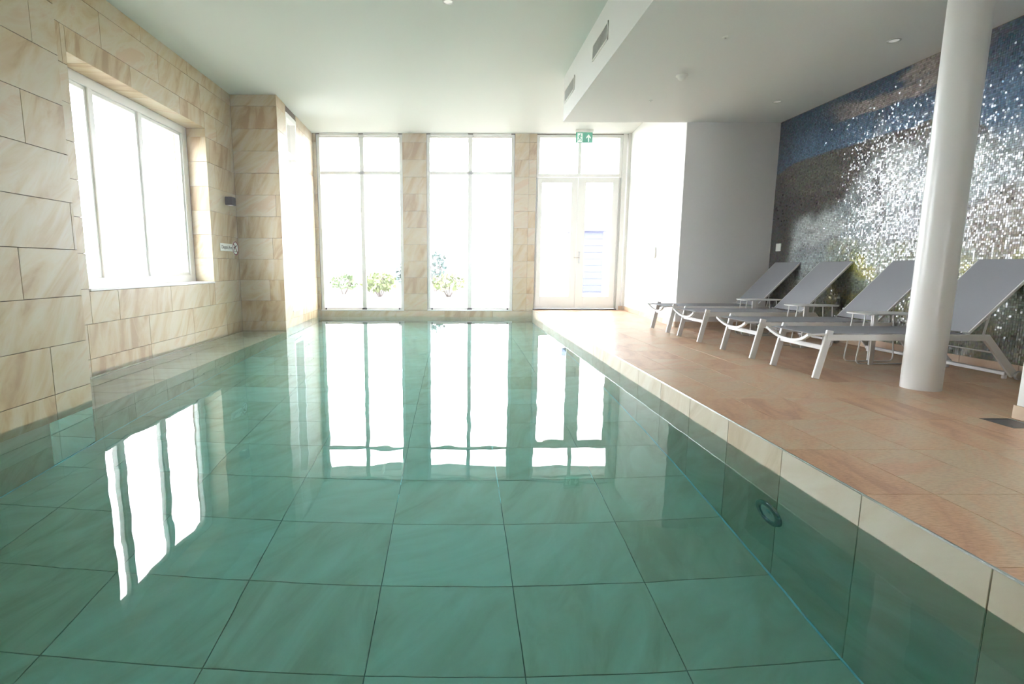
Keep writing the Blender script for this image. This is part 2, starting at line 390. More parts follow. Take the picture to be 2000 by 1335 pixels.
def tall_window(name, x0, x1, mull):
    b = MB(); frame_bars(b, 'y', YF + .035, YF + .115, x0, x1, .112, CE - .012, .065, extra_v=(mull,), extra_h=(2.96,), tv=.085, th=.06)
    wo = struct(b.build(name, M_frame, bevel=.004))
    for a0, a1 in ((x0 + .065, mull - .0375), (mull + .0375, x1 - .065)):
        for z0, z1 in ((.177, 2.93), (2.99, CE - .077)):
            MB().box(a0, a1, YF + .072, YF + .078, z0, z1).build('pane', M_glass, wo)
    MB().box(x0, x1, YF - .012, YF + .04, .112, .135).build('window_sill', M_sill, wo, bevel=.003)
    for a0, a1 in ((x0 + .08, mull - .05), (mull + .05, x1 - .08)):
        MB().box(a0, a1, YF - .02, YF + .03, CE - .05, CE - .004).build('blind_rail', M_frame, wo, bevel=.004)
        MB().tube([(a0 + .015, YF + .012, .15), (a0 + .015, YF + .012, CE - .05)], .0018, 5).build('guide_wire', M_steel, wo)
        MB().tube([(a1 - .015, YF + .012, .15), (a1 - .015, YF + .012, CE - .05)], .0018, 5).build('guide_wire', M_steel, wo)
    for x, wd in ((x0 + .10, .03), (mull, .10), (x1 - .10, .03)):
        MB().box(x - wd / 2, x + wd / 2, YF + .0, YF + .03, .136, .175).build('guide_bracket', M_dark, wo, bevel=.006)
    return wo
tall_window('window_3', XW[0], XW[1], -1.945)
tall_window('window_4', XW[2], XW[3], 0.295)

# window_5: lights above the double door; door_1 with two leaves
DX0, DX1, DM = 1.66, 3.40, 2.545
b = MB(); frame_bars(b, 'y', YF + .035, YF + .115, DX0, 3.42, 2.885, CE - .012, .06, extra_v=(DM,), tv=.07)
w5 = struct(b.build('window_5', M_frame, bevel=.004))
for a0, a1 in ((DX0 + .06, DM - .035), (DM + .035, 3.36)):
    MB().box(a0, a1, YF + .072, YF + .078, 2.945, CE - .072).build('pane', M_glass, w5)
b = MB(); b.box(DX0, DX0 + .035, YF + .03, YF + .12, DK, 2.885); b.box(3.375, 3.42, YF + .03, YF + .12, DK, 2.885)
d1 = struct(b.build('door_1', M_frame, bevel=.003))
MB().box(DX0 - .02, 3.42, YF - .005, YF + .12, DK, DK + .022).build('threshold', M_dark, d1)
def leaf(x0, x1, g0, g1, hx):
    s = MB(); y0, y1 = YF + .045, YF + .095
    s.box(x0, g0, y0, y1, DK + .03, 2.875); s.box(g1, x1, y0, y1, DK + .03, 2.875)
    s.box(g0, g1, y0, y1, DK + .03, .42); s.box(g0, g1, y0, y1, 2.77, 2.875)
    lf = s.build('door_leaf', M_frame, d1, bevel=.004)
    MB().box(g0, g1, YF + .067, YF + .073, .42, 2.77).build('pane', M_glass, lf)
    s = MB(); s.box(g0 + .0, g1, YF + .04, YF + .047, .235, .245); s.build('bottom_rail_moulding', M_frame, lf)
    return lf
lf1 = leaf(DX0 + .037, DM - .012, 1.79, 2.40, 2.5)
lf2 = leaf(DM - .008, 3.372, 2.70, 3.255, 2.6)
h = MB(); h.box(2.585, 2.615, YF + .033, YF + .045, 1.12, 1.36); h.tube([(2.60, YF + .045, 1.24), (2.60, YF - .005, 1.24), (2.48, YF - .005, 1.24)], .009, 8)
ho = h.build('door_handle', M_chrome, lf2, smooth=True); ho['label'] = 'chrome lever handle'
# white trim between door and side wall
t1 = struct(MB().box(3.42, 3.50, YF + .0, YF + .12, DK, CE).box(3.515, 3.57, YF - .03, YF + .12, DK, CE).build('trim_1', M_frame, bevel=.004))
tile(t1, M_skirt, (0, YF - .04, DK), (1, 0, 0), (0, 0, 1), 3.45, 3.55, 0, .09)

# ------------------------------------------------------------------ right hand walls
XR = 3.335
b = MB()
# slightly splayed side wall between the grey return and the door
p0, p1 = Vector((XR, 7.9, 0)), Vector((3.575, YF + .04, 0))
vs = [(x, y, z) for z in (-.2, CE + .2) for x, y in ((p0.x, p0.y), (p1.x, p1.y), (5.2, p1.y), (5.2, p0.y + .012))]
b.add(vs, [(3, 2, 1, 0), (4, 5, 6, 7), (0, 1, 5, 4), (1, 2, 6, 5), (2, 3, 7, 6), (3, 0, 4, 7)])
wr2 = struct(b.build('wall_right_far', M_white))
ud = (p1 - p0).normalized()
nn = Vector((-ud.y, ud.x, 0))
for k in range(6):
    tile(wr2, M_skirt, p0 + nn * .011 + Vector((0, 0, DK)), -ud, (0, 0, 1), -min(.55 * (k + 1), 3.15), -.55 * k, 0, .085)
wg = struct(MB().box(XR + .001, 5.2, 7.89, 7.905, -.1, SO + .3).build('wall_return', M_grey))
for k in range(3):
    tile(wg, M_skirt, (0, 7.879, DK), (1, 0, 0), (0, 0, 1), XR - .008 + .52 * k, min(XR - .008 + .52 * (k + 1), XM - .01), 0, .085)
wr = struct(MB().box(XM + .006, 5.2, 2.9, 7.9, -.1, SO + .3).build('wall_right', M_grout))
for k in range(10):
    tile(wr, M_skirt, (XM - .010, 0, DK), (0, -1, 0), (0, 0, 1), -(7.87 - .5165 * k), -(7.87 - .5165 * (k + 1)), 0, .10)
# wall end on the right, near the camera
ws = struct(MB().box(3.38, 5.2, -3.2, 3.05, -.1, SO + .3).build('wall_right_near', M_white))
for k in range(9):
    tile(ws, M_skirt, (3.368, 0, DK), (0, -1, 0), (0, 0, 1), -(3.052 - .5165 * k), -(3.052 - .5165 * (k + 1)), 0, .085)
tile(ws, M_skirt, (0, 3.062, DK), (-1, 0, 0), (0, 0, 1), -4.0, -3.37, 0, .085)
tile(ws, M_skirt, (0, 3.062, DK), (-1, 0, 0), (0, 0, 1), -4.66, -4.0, 0, .085)
gx0, gx1, gz1 = 2.2, 3.15, 2.2  # unseen glazed opening behind the camera, added to brighten deck and right side
wb = struct(MB().box(-4.3, gx0, -3.3, -3.1, -1.4, CE + .2).box(gx1, 5.2, -3.3, -3.1, -1.4, CE + .2).box(gx0, gx1, -3.3, -3.1, gz1, CE + .2).box(gx0, gx1, -3.3, -3.1, -1.4, DK - .03).build('wall_back', M_white))
b = MB(); frame_bars(b, 'y', -3.24, -3.16, gx0, gx1, DK - .03, gz1, .07, extra_v=((gx0 + gx1) / 2,))
w6 = struct(b.build('fill_window', M_frame, bevel=.004))
for a0, a1 in ((gx0 + .07, (gx0 + gx1) / 2 - .035), ((gx0 + gx1) / 2 + .035, gx1 - .07)): MB().box(a0, a1, -3.203, -3.197, DK + .04, gz1 - .07).build('pane', M_glass, w6)

# ------------------------------------------------------------------ ceiling and dropped soffit
ce = struct(MB().box(-4.3, 5.2, -3.3, YF + .5, CE, CE + .2).build('ceiling', M_ceil))
MB().box(1.545, 5.0, -3.1, 7.9, SO, CE + .02).build('soffit', M_soffit, ce)

# ------------------------------------------------------------------ pool basin, deck
PD = -1.15
b = MB()
b.box(-3.4, XE + .05, YB - .3, YF + .3, -1.5, PD - .012)             # slab
b.box(XE + .012, 5.2, -3.3, YF + .34, -1.5, DK - .012)               # under the deck
b.box(-2.862, XE + .02, -3.3, YB - .012, -1.5, DK - .012)            # near end
b.box(-4.0, XN - .012, 3.9, 8.75, -1.5, -.312)                       # shelf in the recess
pb = struct(b.build('pool_basin', M_grout))
XJ = [-2.86, -2.44, -1.755, -1.07, -.385, .30, .985, XE]
YJ = [Y0 + PY * k for k in range(-6, 19)]
YJ = [YB] + [y for y in YJ if YB + .05 < y < YF - .05] + [YF]
for i in range(len(XJ) - 1):
    for j in range(len(YJ) - 1):
        a0 = XJ[i] if i or YJ[j] < 8.6 else -2.95
        tile(pb, M_pool, (0, 0, PD), (1, 0, 0), (0, 1, 0), a0, XJ[i + 1], YJ[j], YJ[j + 1])
wallrows = [(PD, .137)]
for j in range(len(YJ) - 1):
    for r0, r1 in wallrows:
        tile(pb, M_pool, (XE, 0, 0), (0, -1, 0), (0, 0, 1), -YJ[j + 1], -YJ[j], r0, r1)
for j in range(len(YJ) - 1):
    y0, y1 = YJ[j], YJ[j + 1]
    for r0, r1 in ((PD, -.75), (-.75, -.207)):
        if y1 < 3.98: tile(pb, M_pool, (XN, 0, 0), (0, 1, 0), (0, 0, 1), y0, y1, r0, r1)
for k in range(9):   # face and top of the shelf
    y0, y1 = 3.98 + .5245 * k, 3.98 + .5245 * (k + 1)
    tile(pb, M_pool, (XN, 0, 0), (0, 1, 0), (0, 0, 1), y0, y1, PD, -.75)
    tile(pb, M_pool, (XN, 0, 0), (0, 1, 0), (0, 0, 1), y0, y1, -.75, -.30)
    tile(pb, M_pool, (0, 0, -.30), (1, 0, 0), (0, 1, 0), XB, XN, y0, y1)
for k in range(5):
    for r0, r1 in ((PD, -.75), (-.75, -.207)):
        tile(pb, M_pool, SX, US, Vz, S(8.70 + .48 * k), S(8.70 + .48 * (k + 1)), r0, r1)
for i in range(len(XJ) - 1):
    for r0, r1 in ((PD, -.75), (-.75, -.207)):
        tile(pb, M_pool, (0, YF, 0), (1, 0, 0), (0, 0, 1), XJ[i] if i else -2.94, XJ[i + 1], r0, r1)
        tile(pb, M_pool, (0, YB, 0), (-1, 0, 0), (0, 0, 1), -XJ[i + 1], -XJ[i], r0, r1 if r1 < -.3 else .137)

# deck
fl = struct(MB().box(XE + .014, 5.1, -3.2, YF + .05, DK - .03, DK - .0105).box(-2.85, XE + .014, -3.2, YB - .02, DK - .03, DK - .0105).build('floor', M_grout))
DXJ = [XE + .006, 1.926, 2.284]
while DXJ[-1] < XM: DXJ.append(DXJ[-1] + .358)
DXJ[-1] = XM
DYJ = [1.470 + .5165 * k for k in range(-8, 19)] + [YF]
cx0, cx1, cy0, cy1 = 3.17, 3.36, 2.86, 3.06
for j in range(len(DYJ) - 1):
    y0, y1 = DYJ[j], DYJ[j + 1]
    for i in range(len(DXJ) - 1):
        x0, x1 = DXJ[i], DXJ[i + 1]
        if y0 >= 7.87 and x0 >= XR + .12: continue
        if y1 < 3.05 and x0 > 3.38: continue
        if y0 < 7.9 < y1 and x1 > 3.4: y1_ = 7.89
        else: y1_ = y1
        hole = (x0 < cx1 and x1 > cx0 and y0 < cy1 and y1 > cy0)
        if hole:
            if x0 < cx0: tile(fl, M_deck, (0, 0, DK), (1, 0, 0), (0, 1, 0), x0, cx0, y0, y1)
            if x1 > cx1: tile(fl, M_deck, (0, 0, DK), (1, 0, 0), (0, 1, 0), cx1, x1, y0, y1)
            if y0 < cy0: tile(fl, M_deck, (0, 0, DK), (1, 0, 0), (0, 1, 0), max(x0, cx0), min(x1, cx1), y0, cy0)
            if y1 > cy1: tile(fl, M_deck, (0, 0, DK), (1, 0, 0), (0, 1, 0), max(x0, cx0), min(x1, cx1), cy1, y1)
            continue
        tile(fl, M_deck, (0, 0, DK), (1, 0, 0), (0, 1, 0), x0, x1, y0, y1_, gap=.003)
for i in range(7):
    for y0 in (-3.1, -2.58, -2.06): tile(fl, M_deck, (0, 0, DK), (1, 0, 0), (0, 1, 0), -2.85 + .64 * i, -2.85 + .64 * (i + 1), y0, min(y0 + .52, YB - .01))
# metal edge profile of the deck
t2 = struct(MB().box(XE - .001, XE + .0065, YB, YF - .01, DK - .007, DK + .002).build('trim_2', M_steel, bevel=.0015))
# pale sealant bead along the foot of the pool walls
t3 = struct(MB().tube([(XE - .003, YB, PD + .003), (XE - .003, YF, PD + .003)], .006, 6).build('trim_3', M_bead))
t4 = struct(MB().tube([(XN + .003, YB, PD + .003), (XN + .003, 8.7, PD + .003)], .005, 6).build('trim_4', M_bead))

# ------------------------------------------------------------------ water
out = [(XN - .004, YB - .004), (XE + .004, YB - .004), (XE + .004, YF + .004), (-2.94, YF + .004), (XN - .004, 8.70 + .004 + .4), (XN - .004, 8.704), (XB - .004, 8.704), (XB - .004, 3.976), (XN - .004, 3.976)]
n = len(out)
me = mesh('pool_water', [(x, y, 0) for x, y in out] + [(x, y, PD - .006) for x, y in out],
          [tuple(range(n)), tuple(range(2 * n - 1, n - 1, -1))] + [(i, i + n, (i + 1) % n + n, (i + 1) % n) for i in range(n)])
wt = link('pool_water', me, M_water)
tag(wt, 'still green water filling the long indoor pool', 'water', kind='stuff')

# ------------------------------------------------------------------ thin even haze, added to give the veiling glare around the windows
M_haze = bpy.data.materials.new('glare_haze'); M_haze.use_nodes = True; nt = M_haze.node_tree; nt.nodes.clear()
o_ = nt.nodes.new('ShaderNodeOutputMaterial'); v_ = nt.nodes.new('ShaderNodeVolumeScatter'); v_.inputs['Color'].default_value = (1, 1, 1, 1)
v_.inputs['Density'].default_value = HAZE; v_.inputs['Anisotropy'].default_value = 0.82
nt.links.new(v_.outputs[0], o_.inputs['Volume'])
hz = MB().box(-3.84, 4.68, -3.0, YF + .03, .002, CE - .001).build('glare_haze', M_haze)
tag(hz, 'thin even haze added through the pool hall for the glow around the windows', 'haze', kind='stuff')

# ------------------------------------------------------------------ mosaic mural: small glass tesserae, each set at its own slight tilt
def fbm(y, z, sc_, seed, oct_=4):
    r = np.random.default_rng(seed); v = 0; a = 1; tot = 0
    for o in range(oct_):
        g = r.random((64, 64)); fy, fz = y * sc_ + 17.3, z * sc_ + 5.1
        iy, iz = np.floor(fy).astype(int), np.floor(fz).astype(int); ty, tz = fy - iy, fz - iz
        ty, tz = ty * ty * (3 - 2 * ty), tz * tz * (3 - 2 * tz)
        G = lambda i, j: g[i % 64, j % 64]
        v = v + a * ((G(iy, iz) * (1 - ty) + G(iy + 1, iz) * ty) * (1 - tz) + (G(iy, iz + 1) * (1 - ty) + G(iy + 1, iz + 1) * ty) * tz)
        tot += a; a *= .5; sc_ *= 2.03
    return v / tot
def smooth(a, b_, x):
    t = np.clip((x - a) / (b_ - a), 0, 1); return t * t * (3 - 2 * t)
def mixc(c, k, col): return c * (1 - k[:, None]) + np.array(col)[None, :] * k[:, None]
P_ = 0.0205
ys = np.arange(7.878, 3.06, -P_); zs = np.arange(DK + .105, SO - .004, P_)
Yg, Zg = [q.ravel() for q in np.meshgrid(ys, zs, indexing='ij')]
nT = len(Yg)
def mural(y, z):
    f1 = fbm(y, z, .9, 1); f2 = fbm(y, z, 2.6, 2); f3 = fbm(y, z, 7, 3, 3); f4 = fbm(y * .5, z * 2.2, 2.2, 9)
    c = np.tile(np.array([[.068, .105, .16]]), (len(y), 1))
    c = mixc(c, smooth(2.95, 2.45, z + .25 * (f2 - .5)) * smooth(8.1, 7.1, y), (.12, .205, .32))      # lighter blue towards the skyline
    c = mixc(c, smooth(7.3, 8.0, y + .5 * (f1 - .5)) * .6, (.07, .08, .11))
    c = mixc(c, smooth(4.9, 4.0, y) * smooth(2.2, 2.9, z) * .5, (.10, .20, .28))
    cl = smooth(.50, .62, f4 + .15 * (f2 - .5)) * smooth(7.1, 6.3, y) * smooth(2.5, 2.7, z) * smooth(4.6, 5.3, y)
    c = mixc(c, cl * .85, (.36, .31, .29))
    cl2 = smooth(.52, .66, f2 * .5 + f1 * .5) * smooth(6.9, 6.0, y) * smooth(3.0, 2.75, z)
    c = mixc(c, cl2 * .5, (.42, .47, .50))
    ridge = 2.47 + .05 * (f2 - .5) + .02 * np.round(4 * f1) / 4 - .45 * smooth(5.15, 4.5, y) - .12 * smooth(7.4, 8.0, y)
    below = smooth(.015, -.015, z - ridge)
    rock = np.tile(np.array([[.085, .08, .078]]), (len(y), 1))
    rock = mixc(rock, smooth(.35, .7, f4), (.15, .135, .12))
    rock = mixc(rock, smooth(.45, .7, f2) * .35, (.10, .13, .10))
    c = c * (1 - below[:, None]) + rock * below[:, None]
    # spray and falls
    top = 1.72 + .35 * (f2 - .5) + .55 * smooth(6.9, 5.9, y) - .2 * smooth(7.0, 7.6, y)
    mist = smooth(.12, -.16, z - top) * smooth(7.75, 7.2, y + .5 * (f2 - .5))
    c = mixc(c, mist * (.6 + .4 * f3), (.40, .46, .48))
    c = mixc(c, mist * smooth(.48, .66, f2) * .7, (.62, .66, .66))
    c = mixc(c, mist * smooth(.50, .68, f4) * .6, (.22, .22, .24))
    # vegetation
    veg = smooth(.02, -.22, z - (1.42 + .4 * (f2 - .5) - .28 * smooth(6.4, 7.3, y) )) * smooth(7.2, 6.5, y + .4 * (f1 - .5))
    vc = mixc(np.tile(np.array([[.17, .21, .07]]), (len(y), 1)), smooth(.42, .62, f3), (.36, .35, .11))
    vc = mixc(vc, smooth(.55, .72, f2) * .8, (.30, .36, .30))
    k = veg * (.45 + .5 * smooth(.4, .55, f2 * .5 + f3 * .5))
    c = c * (1 - k[:, None]) + vc * k[:, None]
    # dark tree stems and a brown bush at the right
    st = smooth(.055, .02, np.abs(y - 5.93 - .06 * np.sin(z * 7))) * smooth(1.2, 1.5, z) * smooth(2.3, 2.1, z)
    c = mixc(c, st * .7, (.06, .055, .05))
    bu = smooth(.36, .22, np.hypot((y - 4.55) * .8, z - 1.42) + .12 * (f3 - .5))
    c = mixc(c, bu * .75, (.20, .16, .12))
    low = smooth(.95, .45, z + .35 * (f2 - .5))
    c = mixc(c, low * .75, (.10, .095, .07))
    c = mixc(c, smooth(7.35, 7.7, y + .3 * (f2 - .5)) * smooth(2.3, 1.9, z) * .85, (.06, .058, .055))
    return c
col = mural(Yg, Zg)
col = np.clip(col * (1 + rng.normal(0, .16, nT))[:, None] + rng.normal(0, .01, (nT, 3)), .01, .9)
h_ = P_ / 2 - .0011
ty, tz = rng.normal(0, .062, nT), rng.normal(0, .062, nT)
off = rng.normal(0, .0003, nT)
cor = [(-1, -1), (1, -1), (1, 1), (-1, 1)]
V = np.zeros((nT, 8, 3))
for k, (a, b2) in enumerate(cor):
    V[:, k] = np.stack([XM + off + a * h_ * ty + b2 * h_ * tz, Yg - a * h_, Zg + b2 * h_], 1)
    V[:, k + 4] = np.stack([np.full(nT, XM + .0062), Yg - a * h_, Zg + b2 * h_], 1)
F = np.array([(0, 1, 2, 3)] + [((i + 1) % 4, i, i + 4, (i + 1) % 4 + 4) for i in range(4)])
Fc = (F[None] + 8 * np.arange(nT)[:, None, None]).reshape(-1, 4)
me = bpy.data.meshes.new('mosaic_tesserae'); me.vertices.add(nT * 8); me.vertices.foreach_set('co', V.ravel())
me.loops.add(Fc.size); me.loops.foreach_set('vertex_index', Fc.ravel().astype(np.int32))
me.polygons.add(len(Fc)); me.polygons.foreach_set('loop_start', np.arange(0, Fc.size, 4, dtype=np.int32)); me.polygons.foreach_set('loop_total', np.full(len(Fc), 4, dtype=np.int32))
me.update(calc_edges=True); me.shade_flat()
at = me.color_attributes.new('mural', 'FLOAT_COLOR', 'POINT')
at.data.foreach_set('color', np.concatenate([np.repeat(col, 8, 0), np.repeat(np.where(rng.random(nT) < .10, .30, 0.0), 8)[:, None]], 1).ravel())
M_mos = mat('glass_mosaic', (.2, .2, .2), 0.16, spec=0.3)
a_ = N(M_mos, 'ShaderNodeAttribute'); a_.attribute_name = 'mural'; M_mos.node_tree.links.new(a_.outputs['Color'], M_mos.node_tree.nodes['Principled BSDF'].inputs['Base Color'])
M_mos.node_tree.links.new(a_.outputs['Alpha'], M_mos.node_tree.nodes['Principled BSDF'].inputs['Metallic'])
M_mos.node_tree.nodes['Principled BSDF'].inputs['Coat Weight'].default_value = 0.42; M_mos.node_tree.nodes['Principled BSDF'].inputs['Coat IOR'].default_value = 1.5
M_mos.node_tree.nodes['Principled BSDF'].inputs['Coat Roughness'].default_value = 0.03
mo = link('mosaic_tesserae', me, M_mos, wr); mo['kind'] = 'stuff'
mo['label'] = 'glass mosaic picture of a headland, white spray and green shrubs under a blue sky'

# ------------------------------------------------------------------ column
cm = MB().lathe([(.1226, DK), (.1226, SO)], (3.519, 3.855, 0), k=64).build('column', M_column, smooth=True); struct(cm)

# ------------------------------------------------------------------ sun loungers
def make_lounger():
    r = empty('sun_lounger', (0, 0, 0)); W = .285
    f = MB()
    for s in (-1, 1):
        f.box(.14, 1.45, s * W - .014, s * W + .014, .318, .368)
        f.tube([(0.005, s * (W - .01), .362), (.08, s * (W - .01), .366), (.16, s * (W - .01), .366)], .010, 8)
    f.box(.55, .58, -W, W, .322, .345); f.box(1.10, 1.13, -W, W, .322, .345)
    f.build('frame', M_lounge, r, bevel=.003)
    for s in (-1, 1):
        l = MB(); l.bar((.085, s * W, 0.006), (.168, s * W, .40), .024, .055); l.build('leg', M_lounge, r, bevel=.004)
        l = MB(); l.bar((1.425, s * W, .352), (1.70, s * W, .035), .024, .060); l.build('leg', M_lounge, r, bevel=.004)
        wl_ = MB(); wl_.lathe([(.0, -.012), (.034, -.012), (.038, -.008), (.038, .008), (.034, .012), (0, .012)], (1.715, s * (W + .028), .038), 'y', 20)
        wl_.build('wheel', M_wheel, r, smooth=True)
        k = MB(); k.box(1.272, 1.312, s * (W - .025) - .012, s * (W - .025) + .012, .368, .388); k.tube([(1.255, s * (W - .03), .385), (1.30, s * (W - .01), .378)], .008, 6)
        k.build('hinge_clip', M_lounge, r, bevel=.002)
    c = MB(); c.bar((.128, -W + .012, .258), (.128, W - .012, .258), .012, .040, (1, 0, 0)); c.build('cross_bar', M_lounge, r, bevel=.003)
    c = MB(); c.bar((1.66, -W + .012, .045), (1.66, W - .012, .045), .05, .028, (1, 0, 0))
    c.box(1.645, 1.675, -W + .02, -W + .045, 0, .032); c.box(1.645, 1.675, W - .045, W - .02, 0, .032)
    c.build('cross_bar', M_lounge, r, bevel=.004)
    c = MB(); c.tube([(1.55, -W, .215), (1.55, W, .215)], .006, 8); c.build('stretcher', M_lounge, r)
    # drooping foot bar: curved end that tensions the sling
    c = MB(); n = 14; pts = []
    for i in range(n + 1):
        y = -1 + 2 * i / n; pts.append((.004 + .022 * (1 - y * y), y * (W + .002), .366 - .075 * (1 - abs(y) ** 2.2)))
    for i in range(n): c.bar(pts[i], pts[i + 1], .026, .022, (1, 0, 0))
    c.build('foot_bar', M_lounge, r)
    # seat sling
    def sling(x0, z0, x1, z1, sag, nx=14, ny=8, wd=.262):
        dx, dz = x1 - x0, z1 - z0; L_ = math.hypot(dx, dz); nx_, nz_ = -dz / L_, dx / L_
        top = []; 
        for i in range(nx + 1):
            for j in range(ny + 1):
                u, v = i / nx, -1 + 2 * j / ny
                d = -sag * (1 - v * v) * math.sin(math.pi * min(max(u, .03), .97)) 
                top.append((x0 + dx * u + nx_ * d, v * wd, z0 + dz * u + nz_ * d))
        bot = [(p[0] - nx_ * .004, p[1], p[2] - nz_ * .004) for p in top]; m_ = len(top); fs = []
        for i in range(nx):
            for j in range(ny):
                a = i * (ny + 1) + j; q = (a, a + ny + 1, a + ny + 2, a + 1); fs.append(q[::-1]); fs.append(tuple(t + m_ for t in q))
        for i in range(nx):
            a = i * (ny + 1); b3 = a + ny + 1; fs.append((a, b3, b3 + m_, a + m_)); a += ny; b3 += ny; fs.append((b3, a, a + m_, b3 + m_))
        for j in range(ny):
            fs.append((j + 1, j, j + m_, j + 1 + m_)); a = nx * (ny + 1) + j; fs.append((a, a + 1, a + 1 + m_, a + m_))
        return MB().add(top + bot, fs)
    sling(.03, .374, 1.275, .374, .012, wd=.272).build('seat', M_sling, r, smooth=True)
    bx0, bz0, bx1, bz1 = 1.292, .385, 1.835, .975
    br = sling(bx0, bz0, bx1, bz1, .010, wd=.268).build('backrest', M_sling, r, smooth=True)
    t = MB()
    dx, dz = bx1 - bx0, bz1 - bz0; L_ = math.hypot(dx, dz); ox, oz = dz / L_ * .012, -dx / L_ * .012
    for s in (-1, 1): t.bar((bx0 + ox, s * .268, bz0 + oz), (bx1 + ox, s * .268, bz1 + oz), .022, .022)
    t.bar((bx1 + ox - .008, -.268, bz1 + oz - .01), (bx1 + ox - .008, .268, bz1 + oz - .01), .018, .018, (1, 0, 0))
    t.build('backrest_frame', M_lounge, r, bevel=.003)
    t = MB(); t.tube([(1.44, -.25, .345), (1.462, -.25, .49), (1.470, -.25, .515), (1.470, .25, .515), (1.462, .25, .49), (1.44, .25, .345)], .008, 8); t.build('support_strut', M_lounge, r, smooth=True)
    return r
lng = make_lounger()
spots = [(7.44, 'white framed lounger with raised grey sling, farthest, beside the grey wall'),
         (6.50, 'white framed lounger with raised grey sling, second from the grey wall'),
         (5.37, 'white framed grey sling lounger third from the grey wall, its backrest left of the column'),
         (4.45, 'white framed lounger with raised grey sling, nearest, standing partly behind the round column')]
for i, (y, lb) in enumerate(spots):
    o = lng if i == 0 else copy_tree(lng)
    o.location = (2.848, y, DK)
    tag(o, lb, 'sun lounger', 'sun loungers along the mosaic wall')

# ------------------------------------------------------------------ side tables
def make_table():
    r = empty('side_table', (0, 0, 0))
    k = 40; a, b_ = .27, .165; ring = []
    for i in range(k):
        t = 2 * math.pi * i / k; c, s = math.cos(t), math.sin(t); e = 2 / 3.2
        ring.append((a * math.copysign(abs(c) ** e, c), b_ * math.copysign(abs(s) ** e, s)))
    vs = [(x, y, .471) for x, y in ring] + [(x, y, .483) for x, y in ring]
    MB().add(vs, [tuple(range(k))[::-1], tuple(range(k, 2 * k))] + [(i, (i + 1) % k, (i + 1) % k + k, i + k) for i in range(k)]).build('tabletop', M_lounge, r, bevel=.003)
    for x, y in ((-.125, -.10), (.02, .10)):
        MB().box(x - .022, x + .022, y - .008, y + .008, 0, .471).build('leg', M_lounge, r, bevel=.003)
    for y in (-.075, .075):
        p = [(-.20, y, .472), (-.245, y, .06), (-.243, y, .03), (-.225, y, .010), (-.20, y, .007), (.18, y, .007), (.205, y, .010), (.222, y, .03), (.224, y, .06), (.185, y, .472)]
        MB().tube(p, .006, 8).build('sled_base', M_lounge, r, smooth=True)
    MB().box(-.12, .03, -.006, .006, .455, .471).build('brace', M_lounge, r)
    return r
tb = make_table()
for i, (x, y, lb) in enumerate([(4.05, 6.96, 'small white side table between the two loungers nearest the grey wall'),
                                (4.05, 5.93, 'small white side table between the second and third loungers from the grey wall'),
                                (4.01, 4.90, 'small white side table left of the column, between the two nearest loungers')]):
    o = tb if i == 0 else copy_tree(tb)
    o.location = (x, y, DK); tag(o, lb, 'side table', 'white side tables between the loungers')

# ------------------------------------------------------------------ wall lamp, signs
sc_ = empty('wall_lamp', (XB + .055, 8.35, 2.045)); tag(sc_, 'black box-shaped wall lamp on the stone wall in the corner by the pier', 'lamp')
MB().box(-.045, .06, -.075, .075, -.062, .062).build('housing', M_black, sc_, bevel=.004)
MB().box(-.055, -.044, -.05, .05, -.05, .05).build('back_plate', M_black, sc_)
MB().box(-.02, .035, -.045, .045, -.064, -.061).build('lens', M_lens, sc_)

def text_mesh(name, body, size, m, parent, loc, rot):
    cu = bpy.data.curves.new(name, 'FONT'); cu.body = body; cu.size = size; cu.align_x = 'CENTER'; cu.align_y = 'CENTER'; cu.extrude = .0006
    o = bpy.data.objects.new(name, cu); C.objects.link(o); bpy.context.view_layer.update()
    dg = bpy.context.evaluated_depsgraph_get(); me = bpy.data.meshes.new_from_object(o.evaluated_get(dg)); bpy.data.objects.remove(o)
    me.materials.clear(); return_ = link(name, me, m, parent, loc); return_.rotation_euler = rot; return return_
sg = empty('depth_sign', (XB + .004, 8.235, 1.335)); tag(sg, 'white rectangular plate reading Diepte 1,4 m on the stone wall', 'sign')
MB().box(0, .006, -.215, .215, -.058, .058).build('plate', M_signw, sg, bevel=.002)
for body, yy in (('Diepte', -.075), ('1,4', .075), ('m', .165)): text_mesh('lettering', body, .078, M_signk, sg, (.0075, yy, 0), (math.pi / 2, 0, math.pi / 2))['kind'] = 'stuff'
nd = empty('no_diving_sign', (XB + .004, 8.565, 1.33)); tag(nd, 'round no-diving sign with dark red ring beside the depth plate', 'sign')
MB().lathe([(0, 0), (.112, 0), (.115, .003), (.112, .006), (0, .006)], (0, 0, 0), 'x', 40).build('disc', M_signw, nd)
MB().lathe([(.095, .0062), (.112, .0062), (.112, .0078), (.095, .0078), (.095, .0062)], (0, 0, 0), 'x', 40).build('ring', M_signr, nd)
MB().bar((.0078, -.07, .07), (.0078, .07, -.07), .0015, .016, (1, 0, 0)).build('slash', M_signr, nd)
f = MB(); f.lathe([(0, .0062), (.016, .0062), (.016, .0072), (0, .0072)], (0, -.048, .008), 'x', 14)
for a, b2, w_ in (((-.035, .005), (.015, .035), .024), ((.015, .035), (.055, .045), .014), ((-.03, .0), (-.055, -.035), .012)):
    f.bar((.0068, *a), (.0068, *b2), .001, w_, (1, 0, 0))
for k in range(3): f.bar((.0068, -.06 + .04 * k, -.055), (.0068, -.025 + .04 * k, -.05), .001, .008, (1, 0, 0))
f.build('diver_pictogram', M_signk, nd)

